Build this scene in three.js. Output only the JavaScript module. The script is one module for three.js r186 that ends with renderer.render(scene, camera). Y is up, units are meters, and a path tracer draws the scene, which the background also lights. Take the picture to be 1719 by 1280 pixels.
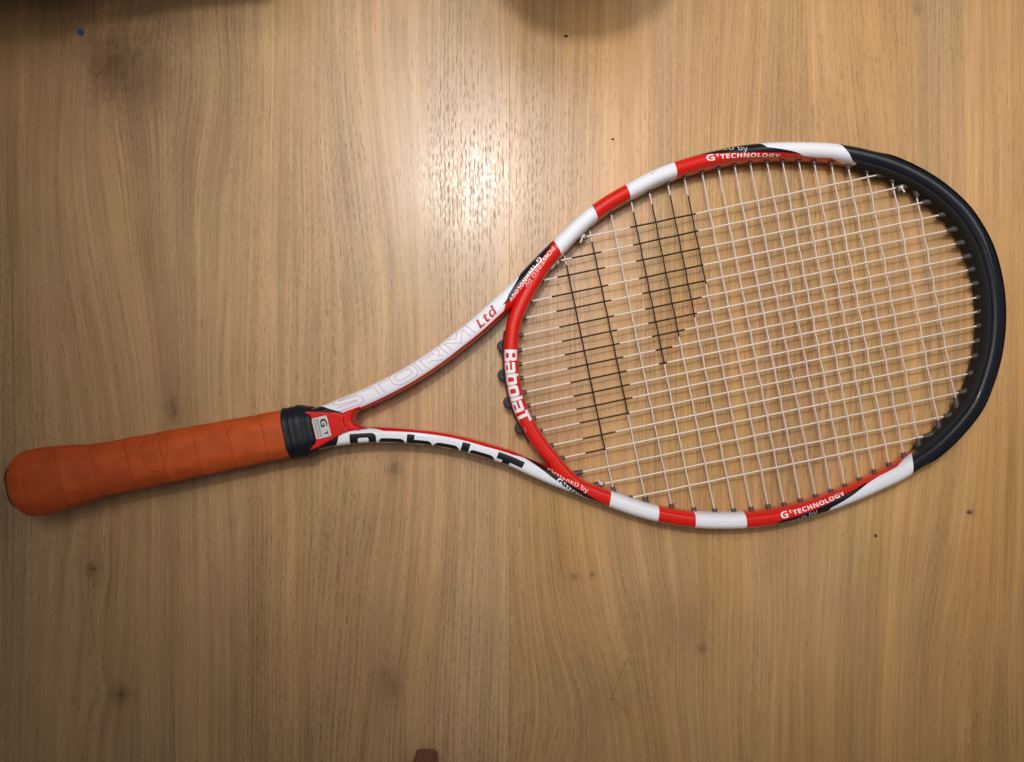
import * as THREE from 'three';
import { RoundedBoxGeometry } from 'three/addons/geometries/RoundedBoxGeometry.js';
import { mergeGeometries } from 'three/addons/utils/BufferGeometryUtils.js';
import { RectAreaLightUniformsLib } from 'three/addons/lights/RectAreaLightUniformsLib.js';

// ---------------------------------------------------------------- camera, light, exposure
const W = 1024, HPX = 762, EYE = 0.54, FOV = 52;
const scene = new THREE.Scene();
const camera = new THREE.PerspectiveCamera(FOV, W / HPX, 0.02, 30);
camera.position.set(0, EYE, 0);
camera.up.set(0, 0, -1);
camera.lookAt(0, 0, 0);
const renderer = new THREE.WebGLRenderer({ antialias: true });
renderer.setSize(W, HPX);
renderer.toneMapping = THREE.LinearToneMapping;
renderer.toneMappingExposure = 1;
renderer.shadowMap.enabled = true;
RectAreaLightUniformsLib.init();
const ROOM = new THREE.Color().setRGB(0.085, 0.087, 0.093);           // dim light bounced about the room
scene.background = ROOM;
const LAMP = new THREE.Vector3(-0.103, 1.4, -0.489);                   // unseen overhead lamp, mirrored in the floor
const LAMP_POWER = 7.3, LAMP_AIM = new THREE.Vector3(0.105, 0, -0.155), LAMP_ANGLE = 0.335, BULB_SHARE = 0.33;
const PANEL = { at: [1.05, 1.55, -0.75], aim: [0.05, 0, 0.0], w: 0.9, h: 0.7, power: 0.6 };   // unseen soft light, placed to light the right side

// ---------------------------------------------------------------- helpers
const K = 2 * Math.tan((FOV * Math.PI) / 360) / 1280;                 // tangent per measured unit of the photograph
const P = (x, y, up = 0) => new THREE.Vector3((x - 859.5) * K * (EYE - up), up, (y - 640) * K * (EYE - up));
const clamp = (x, a = 0, b = 1) => Math.min(b, Math.max(a, x));
const lerp = (a, b, t) => a + (b - a) * t;
const smooth = (a, b, x) => { const t = clamp((x - a) / (b - a)); return t * t * (3 - 2 * t); };
function rng(seed) { let s = seed >>> 0; return () => { s = (s + 0x6d2b79f5) | 0; let t = Math.imul(s ^ (s >>> 15), 1 | s); t = (t + Math.imul(t ^ (t >>> 7), 61 | t)) ^ t; return ((t ^ (t >>> 14)) >>> 0) / 4294967296; }; }
const PERM = new Uint8Array(512); { const r = rng(77), p = [...Array(256).keys()]; for (let i = 255; i > 0; i--) { const j = Math.floor(r() * (i + 1)); [p[i], p[j]] = [p[j], p[i]]; } for (let i = 0; i < 512; i++) PERM[i] = p[i & 255]; }
const hash2 = (i, j) => PERM[(PERM[i & 255] + j) & 255] / 255;
function noise(x, y) {                                                 // value noise, -1..1
  const i = Math.floor(x), j = Math.floor(y), fx = x - i, fy = y - j, u = fx * fx * (3 - 2 * fx), v = fy * fy * (3 - 2 * fy);
  const a = hash2(i, j), b = hash2(i + 1, j), c = hash2(i, j + 1), d = hash2(i + 1, j + 1);
  return 2 * (a + (b - a) * u + (c - a) * v + (a - b - c + d) * u * v) - 1;
}
const fbm = (x, y, n = 3) => { let s = 0, a = 0.5; for (let i = 0; i < n; i++, a *= 0.5, x = x * 2.03 + 7.1, y = y * 2.03 + 3.7) s += a * noise(x, y); return s; };
const srgb = (r, g, b) => new THREE.Color(r / 255, g / 255, b / 255).convertSRGBToLinear();
const used = new Map();
function numbered(name) { const n = used.get(name) ?? 0; used.set(name, n + 1); return n ? name + '_' + String(n).padStart(3, '0') : name; }
function tag(o, label, category, group) { Object.assign(o.userData, { label, category }); if (group) o.userData.group = group; return o; }
function mesh(name, geometry, material, parent, local = false) {      // world-built geometry is moved into its parent's axes
  const m = new THREE.Mesh(geometry, material); m.name = name; m.castShadow = m.receiveShadow = true;
  if (parent && !local) { parent.updateWorldMatrix(true, false); geometry.applyMatrix4(parent.matrixWorld.clone().invert()); }
  (parent ?? scene).add(m); return m;
}
function canvasTexture(w, h, draw, color = true) {
  const c = document.createElement('canvas'); c.width = w; c.height = h; draw(c.getContext('2d'), w, h);
  const t = new THREE.CanvasTexture(c); if (color) t.colorSpace = THREE.SRGBColorSpace; t.anisotropy = 8; return t;
}

// ---------------------------------------------------------------- unseen lamps above the picture
{
  const lamp = new THREE.Group(); lamp.name = 'unseen_overhead_lamp'; lamp.position.copy(LAMP); scene.add(lamp);
  tag(lamp, 'unseen white lamp overhead, bulb mirrored as the bright spot on the floor, globes placed to soften shadows', 'lamp');
  const glass = new THREE.MeshStandardMaterial({ color: 0xffffff, emissive: new THREE.Color(1, 0.95, 0.9), emissiveIntensity: 0.35 }), unseen_globe = new THREE.SphereGeometry(0.17, 32, 20);
  const shine = (at, power, size, tint = new THREE.Color(1, 0.94, 0.875)) => { const spot = new THREE.SpotLight(tint, power, 0, LAMP_ANGLE, 1, 2); spot.position.copy(at); spot.target.position.copy(LAMP_AIM); spot.castShadow = true; spot.shadow.radius = size; scene.add(spot, spot.target); };
  for (let i = 0; i < 6; i++) {  // ring of unseen globes, placed only to soften the shadows
    const f = (i / 6) * 2 * Math.PI, at = new THREE.Vector3(0.33 * Math.cos(f), 0.06, 0.33 * Math.sin(f));
    const m = mesh('unseen_globe', unseen_globe, glass, lamp, true); m.position.copy(at); m.castShadow = false;
    shine(at.clone().add(LAMP), (LAMP_POWER * (1 - BULB_SHARE)) / 6, 8.5);
  }
  mesh('bulb', new THREE.SphereGeometry(0.042, 32, 20), new THREE.MeshStandardMaterial({ color: 0xffffff, emissive: new THREE.Color(1, 0.97, 0.95), emissiveIntensity: 14 }), lamp, true).castShadow = false;
  shine(LAMP, LAMP_POWER * BULB_SHARE, 2.1, new THREE.Color(1, 0.975, 0.95));
  const panel = new THREE.Group(); panel.name = 'unseen_light_panel'; panel.position.set(...PANEL.at); scene.add(panel); panel.lookAt(...PANEL.aim);
  tag(panel, 'unseen soft white light panel high beyond the upper right corner, placed to light the right side', 'lamp');
  mesh('unseen_diffuser', new THREE.BoxGeometry(PANEL.w, PANEL.h, 0.01), new THREE.MeshStandardMaterial({ color: 0xffffff, emissive: new THREE.Color(1, 0.97, 0.94), emissiveIntensity: 0.8 }), panel, true);
  const soft = new THREE.RectAreaLight(new THREE.Color(1, 0.95, 0.88), PANEL.power, PANEL.w, PANEL.h);
  const towards = new THREE.Vector3(...PANEL.aim).sub(new THREE.Vector3(...PANEL.at)).normalize();
  soft.position.set(...PANEL.at).addScaledVector(towards, 0.02); soft.lookAt(...PANEL.aim); scene.add(soft);
}

// ---------------------------------------------------------------- the floor: wide laminate planks
const S0 = K * EYE;                                                    // metres per measured unit on the floor
const PLANK_W = 0.440, PLANK_L = 1.3;
function woodMaps(seed, spec) {
  const N = 2048, M = 2048, rgb = new Uint8ClampedArray(N * M * 4), bump = new Uint8Array(N * M * 4);
  const ox = seed * 61.7, oz = seed * 23.1;
  for (let j = 0; j < M; j++) {
    const z = ((j + 0.5) / M - 0.5) * PLANK_L * 1000;
    for (let i = 0; i < N; i++) {
      const x = ((i + 0.5) / N) * PLANK_W * 1000;
      // grain coordinate: straight grain with a slow wander, flames, and swirls round the knots
      let g = x + 7 * fbm(x / 90 + ox, z / 380 + oz, 2) + 1.1 * noise(x / 16 + ox, z / 90);
      for (const f of spec.flames) { const d = (x - f.x - f.lean * (z - f.z)) / f.w, q = Math.exp(-d * d); g += 0.85 * f.a * q * smooth(-f.l, f.l, z - f.z) ; }
      let kn = 0, ring = 0;
      for (const k of spec.knots) {
        const dx = x - k.x, dz = (z - k.z) / k.e, d2 = (dx * dx + dz * dz) / (k.r * k.r);
        if (d2 < 40) { g += 0.55 * k.s * dx * Math.exp(-d2 / 5) ; const e = Math.exp(-d2 * (1 + 0.5 * noise(x / 2.5, z / 3))); kn += k.d * e; ring += k.d * 0.35 * Math.exp(-d2 / 6); }
      }
      const zz = z + oz * 40;
      const broad = fbm(g / 34 + ox, zz / 420, 3), band = noise(g / 7.5 + ox * 2, zz / 330), fine = noise(g / 2.1 + ox, zz / 130), hair = noise(g / 0.62 + ox, zz / 38);
      const dens = smooth(-0.35, 0.5, fbm(g / 26 + 31 + ox, zz / 300, 2));
      // pores: short dark dashes lying along the grain
      let pore = 0;
      const ph = g / 2.9 + 0.7 * noise(g / 22 + ox, zz / 500), row = smooth(0.42, 0.16, Math.abs(ph - Math.floor(ph) - 0.5));
      for (let l = 0; l < 2; l++) {
        const wl = l ? 1.3 : 0.72, ll = l ? 17 : 8, lane = Math.floor(g / wl), off = hash2(lane, 17 + l * 40) * ll, seg = Math.floor((zz + off) / ll);
        const h = hash2(lane * 3 + 11 * l, seg), across = Math.abs(g / wl - lane - 0.5 - 0.3 * (hash2(lane + 9, seg) - 0.5)) * wl, along = Math.abs((zz + off) / ll - seg - 0.5) * 2, stretch = 0.45 + 0.5 * hash2(seg + 3, lane);
        if (h < (0.05 + 0.75 * dens * row) * (l ? 0.8 : 1)) pore = Math.max(pore, smooth(0.24, 0.06, across) * smooth(stretch, stretch * 0.5, along) * (0.3 + 0.7 * hash2(seg, lane + 5)));
      }
      const mottled = fbm(x / 30 + ox, z / 46 + oz, 3);
      const warm = clamp(0.5 + 0.9 * fbm(g / 45 + 5 + ox, zz / 180, 2));
      let v = 1 + 0.06 * broad + 0.034 * band + 0.05 * fine + 0.055 * hair + 0.04 * mottled;
      v *= 1 - 0.28 * pore * spec.pore - 0.04 * dens - 0.03 * row * dens;
      v *= 1 - 0.35 * clamp(kn) - 0.16 * clamp(ring);
      const p = (j * N + i) * 4, red = clamp(kn * 0.6 + ring * 0.8);
      rgb[p] = v * lerp(lerp(spec.a[0], spec.b[0], warm), 186, red * 0.4); rgb[p + 1] = (1 + 0.008 * noise(g / 5 + 40, zz / 60) + 0.015 * noise(x / 40 + 9, z / 40)) * v * lerp(lerp(spec.a[1], spec.b[1], warm), 138, red * 0.5); rgb[p + 2] = v * lerp(lerp(spec.a[2], spec.b[2], warm), 94, red * 0.5); rgb[p + 3] = 255;
      const edge = 1;
      bump[p] = 255 * clamp(0.75 - 0.6 * pore + 0.06 * fine + 0.05 * hair) * edge;                 // height
      bump[p + 1] = 255 * clamp(0.275 + 0.36 * pore + 0.05 * noise(x / 0.9, z / 2.2) + 0.03 * mottled + 0.03 * fine);   // roughness (green)
      bump[p + 2] = 0; bump[p + 3] = 255;
    }
  }
  const c = document.createElement('canvas'); c.width = N; c.height = M; const ctx = c.getContext('2d');
  const im = ctx.createImageData(N, M); im.data.set(rgb); ctx.putImageData(im, 0, 0);
  ctx.scale(N / (PLANK_W * 1000), M / (PLANK_L * 1000)); ctx.translate(0, PLANK_L * 500); ctx.lineCap = 'round';
  for (const k of spec.marks) {                                        // cracks and bark marks in the knots
    ctx.strokeStyle = k.c; ctx.lineWidth = k.w; ctx.beginPath(); k.p.forEach(([x, z], i) => (i ? ctx.lineTo(x, z) : ctx.moveTo(x, z))); ctx.stroke();
  }
  const map = new THREE.CanvasTexture(c); map.colorSpace = THREE.SRGBColorSpace; map.anisotropy = 8; map.flipY = false;
  const tex = new THREE.DataTexture(bump, N, M); tex.magFilter = THREE.LinearFilter; tex.minFilter = THREE.LinearMipmapLinearFilter; tex.generateMipmaps = true; tex.needsUpdate = true;
  return new THREE.MeshPhysicalMaterial({ map, bumpMap: tex, bumpScale: 0.00004, roughness: 1, roughnessMap: tex, specularIntensity: 0.8 });
}
const seam = (855 - 859.5) * S0, X0 = seam - PLANK_W;                   // left edge of the left plank
const inPlank = (px, py, n) => [((px - 859.5) * S0 - X0 - n * PLANK_W) * 1000, (py - 640) * S0 * 1000];
const knot = (px, py, n, r, e, s, d) => { const [x, z] = inPlank(px, py, n); return { x, z, r, e, s, d }; };
const flame = (px, py, n, w, l, a, lean = 0) => { const [x, z] = inPlank(px, py, n); return { x, z, w, l, a, lean }; };
const crack = (n, w, c, ...pts) => ({ w, c, p: pts.map(([x, y]) => inPlank(x, y, n)) });
const leftWood = woodMaps(1, {
  a: [191, 154, 114], b: [189, 149, 102], pore: 1,
  flames: [flame(200, 560, 0, 48, 150, -34, 0.05), flame(660, 1000, 0, 42, 140, 26), flame(640, 300, 0, 36, 120, -22), flame(330, 200, 0, 30, 90, 14)],
  knots: [knot(185, 112, 0, 15, 1.5, 0.9, 0.75), knot(255, 125, 0, 19, 1.2, -0.5, 0.42), knot(155, 957, 0, 4.0, 1.3, -1.0, 0.55), knot(203, 1168, 0, 5.5, 1.1, 0.9, 0.6), knot(291, 687, 0, 4.5, 2, 0.8, 0.4), knot(285, 645, 0, 20, 1.6, 0.5, 0.16), knot(662, 787, 0, 4, 1.2, 0.9, 0.55), knot(655, 1150, 0, 9, 1.8, 0.6, 0.4), knot(95, 20, 0, 26, 0.8, 0.2, 0.22), knot(285, 22, 0, 16, 1.2, 0.4, 0.3)],
  marks: [crack(0, 1.1, 'rgba(95,58,32,0.45)', [160, 130], [178, 112], [200, 92]), crack(0, 0.9, 'rgba(90,55,30,0.36)', [172, 131], [190, 112], [203, 98]), crack(0, 1.6, 'rgba(110,62,36,0.36)', [288, 672], [293, 698]), crack(0, 1.3, 'rgba(95,55,32,0.42)', [196, 1168], [204, 1165], [208, 1169]), crack(0, 1.4, 'rgba(90,52,30,0.42)', [152, 957], [159, 956]), crack(0, 1.1, 'rgba(120,70,40,0.21)', [612, 1135], [650, 1128], [668, 1175]), crack(0, 0.8, 'rgba(95,58,34,0.33)', [288, 1148], [291, 1210], [293, 1280]), crack(0, 0.7, 'rgba(100,62,36,0.30)', [152, 880], [147, 950], [150, 1010], [160, 1090]), crack(0, 0.6, 'rgba(120,80,50,0.24)', [250, 905], [290, 902], [320, 918])],
});
const rightWood = woodMaps(2, {
  a: [193, 152, 106], b: [194, 148, 92], pore: 0.8,
  flames: [flame(1540, 900, 1, 42, 150, 36), flame(1040, 1060, 1, 46, 110, -46, 0.1), flame(1250, 100, 1, 34, 140, 16), flame(1450, 250, 1, 30, 120, -16)],
  knots: [knot(1028, 1168, 1, 26, 1.15, 0.55, 0.3), knot(965, 968, 1, 2.8, 0.7, 0.9, 0.5), knot(994, 965, 1, 1.7, 1, 0.9, 0.6), knot(1178, 1090, 1, 2.6, 1, 1.0, 0.45), knot(1165, 1050, 1, 12, 1.2, 0.4, 0.15), knot(1540, 10, 1, 3, 1.8, 0.8, 0.4), knot(1090, 1040, 1, 26, 0.8, -0.3, 0.12), knot(1630, 860, 1, 2.0, 1, 0.6, 0.5)],
  marks: [crack(1, 0.7, 'rgba(85,55,32,0.28)', [1027, 1174], [1034, 1152], [1046, 1122], [1056, 1105]), crack(1, 0.7, 'rgba(90,58,34,0.33)', [1041, 1184], [1053, 1196]), crack(1, 0.6, 'rgba(190,150,110,0.36)', [988, 1184], [996, 1192]), crack(1, 1.2, 'rgba(90,58,34,0.48)', [1026, 1174], [1028, 1175]), crack(1, 0.7, 'rgba(120,80,50,0.21)', [972, 1170], [980, 1148], [1000, 1130])],
});
const floor = new THREE.Group(); floor.name = 'floor'; floor.userData.kind = 'structure'; scene.add(floor);
{
  const g = new RoundedBoxGeometry(PLANK_W - 0.00008, 0.008, PLANK_L, 2, 0.00016);
  const pos = g.attributes.position, uv = g.attributes.uv;
  for (let i = 0; i < pos.count; i++) uv.setXY(i, pos.getX(i) / PLANK_W + 0.5, pos.getZ(i) / PLANK_L + 0.5);
  for (let n = -2; n <= 3; n++) {
    const m = mesh(numbered('plank'), g, ((n % 2) + 2) % 2 ? rightWood : leftWood, floor, true);
    m.position.set(X0 + (n + 0.5) * PLANK_W, -0.004 - 0.00004 * (((n % 2) + 2) % 2), 0);
    if (n < 0 || n > 1) m.rotation.y = Math.PI;
  }
  const sub = mesh('subfloor', new THREE.BoxGeometry(PLANK_W * 6, 0.02, PLANK_L), new THREE.MeshStandardMaterial({ color: srgb(70, 50, 34), roughness: 0.9 }), floor, true); sub.position.set(X0 + PLANK_W, -0.0185, 0);
}

// ---------------------------------------------------------------- the racket
const midY = (x) => lerp(0.0178, 0.0106, smooth(-0.36, 0.12, x));      // the butt is thicker than the head, so the racket leans a little
const U = new THREE.Vector3(Math.cos(0.2), 0, -Math.sin(0.2));        // racket axis
const racket = new THREE.Group(); racket.name = 'tennis_racket';
racket.position.copy(P(16, 816, 0)); racket.rotation.y = 0.2; scene.add(racket);
tag(racket, 'red, white and black tennis racket with orange grip lying on the wooden floor', 'tennis racket');

// resampled smooth curve from measured points
function curve(pts, closed = false, n = 600, passes = 60) {
  const c = new THREE.CatmullRomCurve3(pts, closed, 'centripetal'); c.arcLengthDivisions = 3000;
  let q = c.getSpacedPoints(n);
  for (let k = 0; k < passes; k++) q = q.map((p, i) => (i === 0 || i === q.length - 1 ? p : p.clone().multiplyScalar(2).add(q[i - 1]).add(q[i + 1]).multiplyScalar(0.25)));
  return q;
}
function offset(q, d) {                                                // to the right of travel seen from above (-y side) when d > 0
  return q.map((p, i) => { const a = q[Math.max(0, i - 1)], b = q[Math.min(q.length - 1, i + 1)], t = b.clone().sub(a).normalize(); const dd = typeof d === 'function' ? d(i / (q.length - 1)) : d; return new THREE.Vector3(p.x - t.z * dd, p.y, p.z + t.x * dd); });
}
function lengths(q) { const L = [0]; for (let i = 1; i < q.length; i++) L.push(L[i - 1] + q[i].distanceTo(q[i - 1])); return L; }
// the frame section: a rounded box; t = 0 bottom, .25 inner side, .5 top, .75 outer side
const NSEC = 56;
function section(a, b, n = 2.5) {
  const raw = []; for (let i = 0; i <= 720; i++) { const f = (i / 720) * 2 * Math.PI, c = -Math.sin(f), s = -Math.cos(f); raw.push([a * Math.sign(c) * Math.abs(c) ** (2 / n), b * Math.sign(s) * Math.abs(s) ** (2 / n)]); }
  const L = [0]; for (let i = 1; i < raw.length; i++) L.push(L[i - 1] + Math.hypot(raw[i][0] - raw[i - 1][0], raw[i][1] - raw[i - 1][1]));
  const out = []; let k = 0;
  for (let i = 0; i <= NSEC; i++) { const d = (i / NSEC) * L[720]; while (k < 719 && L[k + 1] < d) k++; const f = (d - L[k]) / (L[k + 1] - L[k]); out.push([lerp(raw[k][0], raw[k + 1][0], f), lerp(raw[k][1], raw[k + 1][1], f)]); }
  return out;
}
const REF = section(5.5, 10, 2.8), NEXP = (t) => lerp(3.3, 2.6, smooth(0.13, 0.22, Math.min(t, 1 - t)));
const tAt = (f) => { const x = clamp(f, -1, 1) * 5.5; let i = NSEC / 4; while (i < (3 * NSEC) / 4 && REF[i + 1][0] < x) i++; return clamp((i + (x - REF[i][0]) / Math.max(1e-6, REF[i + 1][0] - REF[i][0])) / NSEC, 0.25, 0.75); };
// sweep from i0 to i1; inward is to the right of travel; uv: u along, v around, in a row of the atlas
function sweep(q, L, i0, i1, sec, uvRow, step = 1, caps = false) {
  const pos = [], uv = [], idx = []; let rows = 0, m = 0;
  for (let i = i0; ; i = Math.min(i1, i + step)) {
    const p = q[i], a = q[Math.max(0, i - 1)], b = q[Math.min(q.length - 1, i + 1)], t = b.clone().sub(a); t.y = 0; t.normalize();
    const nx = -t.z, nz = t.x, s = sec(L[i] / L[L.length - 1], i); m = s.length;   // (nx, nz): right of travel = inner side
    s.forEach(([x, y], j) => { pos.push(p.x - nx * x, p.y + y, p.z - nz * x); uv.push((L[i] - L[i0]) / (L[i1] - L[i0]), lerp(uvRow[0], uvRow[1], j / (m - 1))); });
    rows++; if (i >= i1) break;
  }
  for (let r = 0; r < rows - 1; r++) for (let j = 0; j < m - 1; j++) { const k = r * m + j; idx.push(k, k + m, k + 1, k + 1, k + m, k + m + 1); }
  if (caps) for (const [r, flip] of [[0, false], [rows - 1, true]]) {
    const c = pos.length / 3; let cx = 0, cy = 0, cz = 0; for (let j = 0; j < m; j++) { cx += pos[(r * m + j) * 3]; cy += pos[(r * m + j) * 3 + 1]; cz += pos[(r * m + j) * 3 + 2]; }
    pos.push(cx / m, cy / m, cz / m); uv.push(r ? 1 : 0, 0.5);
    for (let j = 0; j < m - 1; j++) idx.push(...(flip ? [r * m + j + 1, r * m + j, c] : [r * m + j, r * m + j + 1, c]));
  }
  const g = new THREE.BufferGeometry(); g.setAttribute('position', new THREE.Float32BufferAttribute(pos, 3)); g.setAttribute('uv', new THREE.Float32BufferAttribute(uv, 2)); g.setIndex(idx); g.computeVertexNormals();
  return g;
}

// outer edge of the frame, from the collar along the upper arm, round the head and back along the lower arm
const OUTER = [[470, 699], [505, 690], [540, 682], [571, 668], [603, 656], [634, 641], [665.7, 625], [697, 606], [728.5, 585], [749.4, 569], [770, 553], [791, 536.5], [812, 517.5], [834, 497.4], [855, 478.5], [876, 456.7], [904, 427], [930.5, 401], [948, 383.4], [969, 363.7], [995.5, 343], [1023, 325], [1051, 309.6], [1092, 287.5], [1133, 272], [1183, 257.7], [1214, 250], [1245.7, 245], [1277, 241.5], [1308.5, 240], [1350, 240], [1392, 241.6], [1434, 248], [1488, 262], [1525, 277], [1566, 300], [1595, 322], [1624.6, 351], [1644, 380], [1660, 410], [1673, 451], [1679, 482], [1682, 515], [1682, 544], [1678, 584], [1671, 617], [1660, 651], [1646, 685], [1626, 713], [1604, 738], [1576, 764], [1545, 786], [1510, 807.5], [1480, 821], [1443, 838], [1381.6, 861], [1317, 878], [1253, 886.9], [1205.7, 888], [1168, 886.7], [1105, 877], [1062.5, 865.7], [1024, 852], [990, 839], [958, 826.5], [930, 816], [902, 804], [874, 791.7], [853, 781.5], [811, 768], [769, 756.4], [727.5, 749], [685.7, 745], [633, 743.5], [587, 746.6], [560, 750], [531, 757], [500, 766]];
const outer = curve(OUTER.map(([x, y]) => { const w = P(x, y, 0.012), u = midY(w.x) + 0.0022; return P(x, y, u); }), false, 1200, 40);
const HALF_A = (t) => {                                                // half width of the tube along its length
  const k = [[0, 6.2], [0.08, 6.6], [0.17, 6.4], [0.22, 5.6], [0.30, 5.6], [0.42, 5.9], [0.5, 6.3], [0.58, 5.9], [0.70, 5.6], [0.80, 5.6], [0.86, 5.2], [0.93, 5.2], [1, 5.8]];
  let i = 0; while (i < k.length - 2 && k[i + 1][0] < t) i++; return lerp(k[i][1], k[i + 1][1], smooth(k[i][0], k[i + 1][0], t)) / 1000;
};
const HALF_B = 0.0100;
let mid = offset(outer, (t) => HALF_A(t) * 0.985);
for (const p of mid) p.y = midY(p.x);
const ML = lengths(mid), TOTAL = ML[ML.length - 1];
const OUT = 1;
// where a measured point lies on the frame: [s in mm, lateral fraction -1 inner .. 1 outer]
function onFrame(px, py, path = mid, L = ML, half = HALF_A) {
  let rise = 0.006, out;
  for (let pass = 0; pass < 4; pass++) {
    let best = 1e9, bi = 1, w = new THREE.Vector3();
    for (let i = 1; i < path.length - 1; i++) { w = P(px, py, path[i].y + rise); const d = (w.x - path[i].x) ** 2 + (w.z - path[i].z) ** 2; if (d < best) { best = d; bi = i; } }
    w = P(px, py, path[bi].y + rise);
    const t = path[bi + 1].clone().sub(path[bi - 1]).normalize(), nx = -t.z, nz = t.x, dx = w.x - path[bi].x, dz = w.z - path[bi].z;
    const f = -(dx * nx + dz * nz) / half(L[bi] / L[L.length - 1]);
    rise = lerp(rise, HALF_B * Math.pow(Math.max(0, 1 - Math.abs(f) ** 2.8), 1 / 2.8), 0.7);
    out = [(L[bi] + dx * t.x + dz * t.z) * 1000, f, bi];
  }
  return out;
}
const WP = 52;                                                          // nominal millimetres round the section
const wOf = (f) => tAt(f) * WP;
const RED = '#d3170b', WHITE = '#e8e9f2', BLACK = '#0d1018';
const sAt = (x, y) => onFrame(x, y)[0];

// wide bold word, capitals one unit high, drawn with x to the right and y down from the baseline
function wordBabolat(ctx, color) {
  ctx.save(); ctx.fillStyle = color; ctx.scale(1, -1); let x = 0;
  const rr = (a, b, w, h, r) => ctx.roundRect(a, b, w, h, r), hole = (a, b, w, h, r = 0.05) => ctx.roundRect(a, b, w, h, r);
  const glyph = (w, f) => { ctx.save(); ctx.translate(x, 0); ctx.beginPath(); f(); ctx.fill('evenodd'); ctx.restore(); x += w + 0.06; };
  glyph(1.06, () => { rr(0, 0, 1.06, 0.5, [0, 0.2, 0.16, 0]); rr(0, 0.5, 1.0, 0.5, [0, 0.16, 0.2, 0]); hole(0.3, 0.17, 0.44, 0.22, 0.08); hole(0.3, 0.61, 0.42, 0.22, 0.08); });
  const a = () => { rr(0, 0, 0.98, 0.8, [0.14, 0.02, 0.2, 0.12]); hole(0.24, 0.14, 0.46, 0.15, 0.06); ctx.rect(0, 0.44, 0.68, 0.14); };
  glyph(0.98, a);
  glyph(0.98, () => { rr(0, 0, 0.98, 0.8, [0.02, 0.2, 0.2, 0.02]); ctx.rect(0, 0.8001, 0.28, 0.2); hole(0.3, 0.2, 0.4, 0.4, 0.1); });
  glyph(1.0, () => { rr(0, 0, 1.0, 0.8, 0.22); hole(0.29, 0.2, 0.42, 0.4, 0.12); });
  glyph(0.3, () => ctx.rect(0, 0, 0.3, 1));
  glyph(0.98, a);
  glyph(1.0, () => { ctx.rect(0, 0.76, 1.05, 0.26); ctx.rect(0.24, 0, 0.3, 0.7599); });
  ctx.restore(); return x;
}
function squareWord(ctx, word, stroke, lw, color, fill) {               // thick angular letters drawn as an outline
  const glyphs = {
    S: [[[1.5, 0.92], [0.35, 0.92], [0.14, 0.8], [0.14, 0.66], [0.3, 0.54], [1.25, 0.46], [1.4, 0.34], [1.4, 0.2], [1.22, 0.08], [0, 0.08]], 1.75],
    T: [[[0, 0.92], [1.6, 0.92], null, [0.85, 0.92], [0.85, -0.02]], 1.7], O: [[[0.34, 0.92], [1.2, 0.92], [1.4, 0.74], [1.4, 0.26], [1.2, 0.08], [0.34, 0.08], [0.14, 0.26], [0.14, 0.74], [0.34, 0.92], [0.6, 0.92]], 1.72],
    R: [[[0.14, 0], [0.14, 0.92], [1.15, 0.92], [1.32, 0.8], [1.32, 0.56], [1.15, 0.44], [0.55, 0.44], null, [0.8, 0.44], [1.36, 0]], 1.7], M: [[[0.14, 0], [0.14, 0.92], [0.4, 0.92], [0.95, 0.3], [1.5, 0.92], [1.76, 0.92], [1.76, 0]], 2.1],
  };
  ctx.save(); ctx.scale(1, -1); ctx.lineJoin = 'miter'; ctx.lineCap = 'butt';
  let x = 0; for (const ch of word) {
    const [pts, w] = glyphs[ch];
    for (const [width, c] of [[lw + stroke * 2, color], [lw, fill]]) { ctx.lineWidth = width; ctx.strokeStyle = c; ctx.beginPath(); let up = true; for (const p of pts) { if (!p) { up = true; continue; } if (up) ctx.moveTo(x + p[0], p[1]); else ctx.lineTo(x + p[0], p[1]); up = false; } ctx.stroke(); }
    x += w;
  }
  ctx.restore(); return x;
}
// text along the tube: s start (mm), w baseline (mm), height (mm), total length (mm); turned = reads against the travel
function strip(ctx, s, w, turned, draw) { ctx.save(); ctx.translate(s, w); if (turned) ctx.rotate(Math.PI); ctx.scale(1, 1); draw(ctx); ctx.restore(); }
function plain(ctx, text, h, len, color, font = 'bold 10px sans-serif') { ctx.save(); ctx.font = font; ctx.fillStyle = color; const wd = ctx.measureText(text).width; ctx.scale(len / wd, h / 7.2); ctx.fillText(text, 0, 0); ctx.restore(); }
function gtTechnology(ctx, h, len, color, y = 0) {
  ctx.save(); ctx.translate(0, y);
  ctx.save(); ctx.translate(0, h * 0.12); plain(ctx, 'G', h * 1.25, len * 0.13, color); ctx.restore();
  ctx.save(); ctx.translate(len * 0.135, -h * 0.5); plain(ctx, 'T', h * 0.55, len * 0.05, color); ctx.restore();
  ctx.save(); ctx.translate(len * 0.19, 0); plain(ctx, 'TECHNOLOGY', h * 0.85, len * 0.81, color); ctx.restore(); ctx.restore();
}
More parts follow.
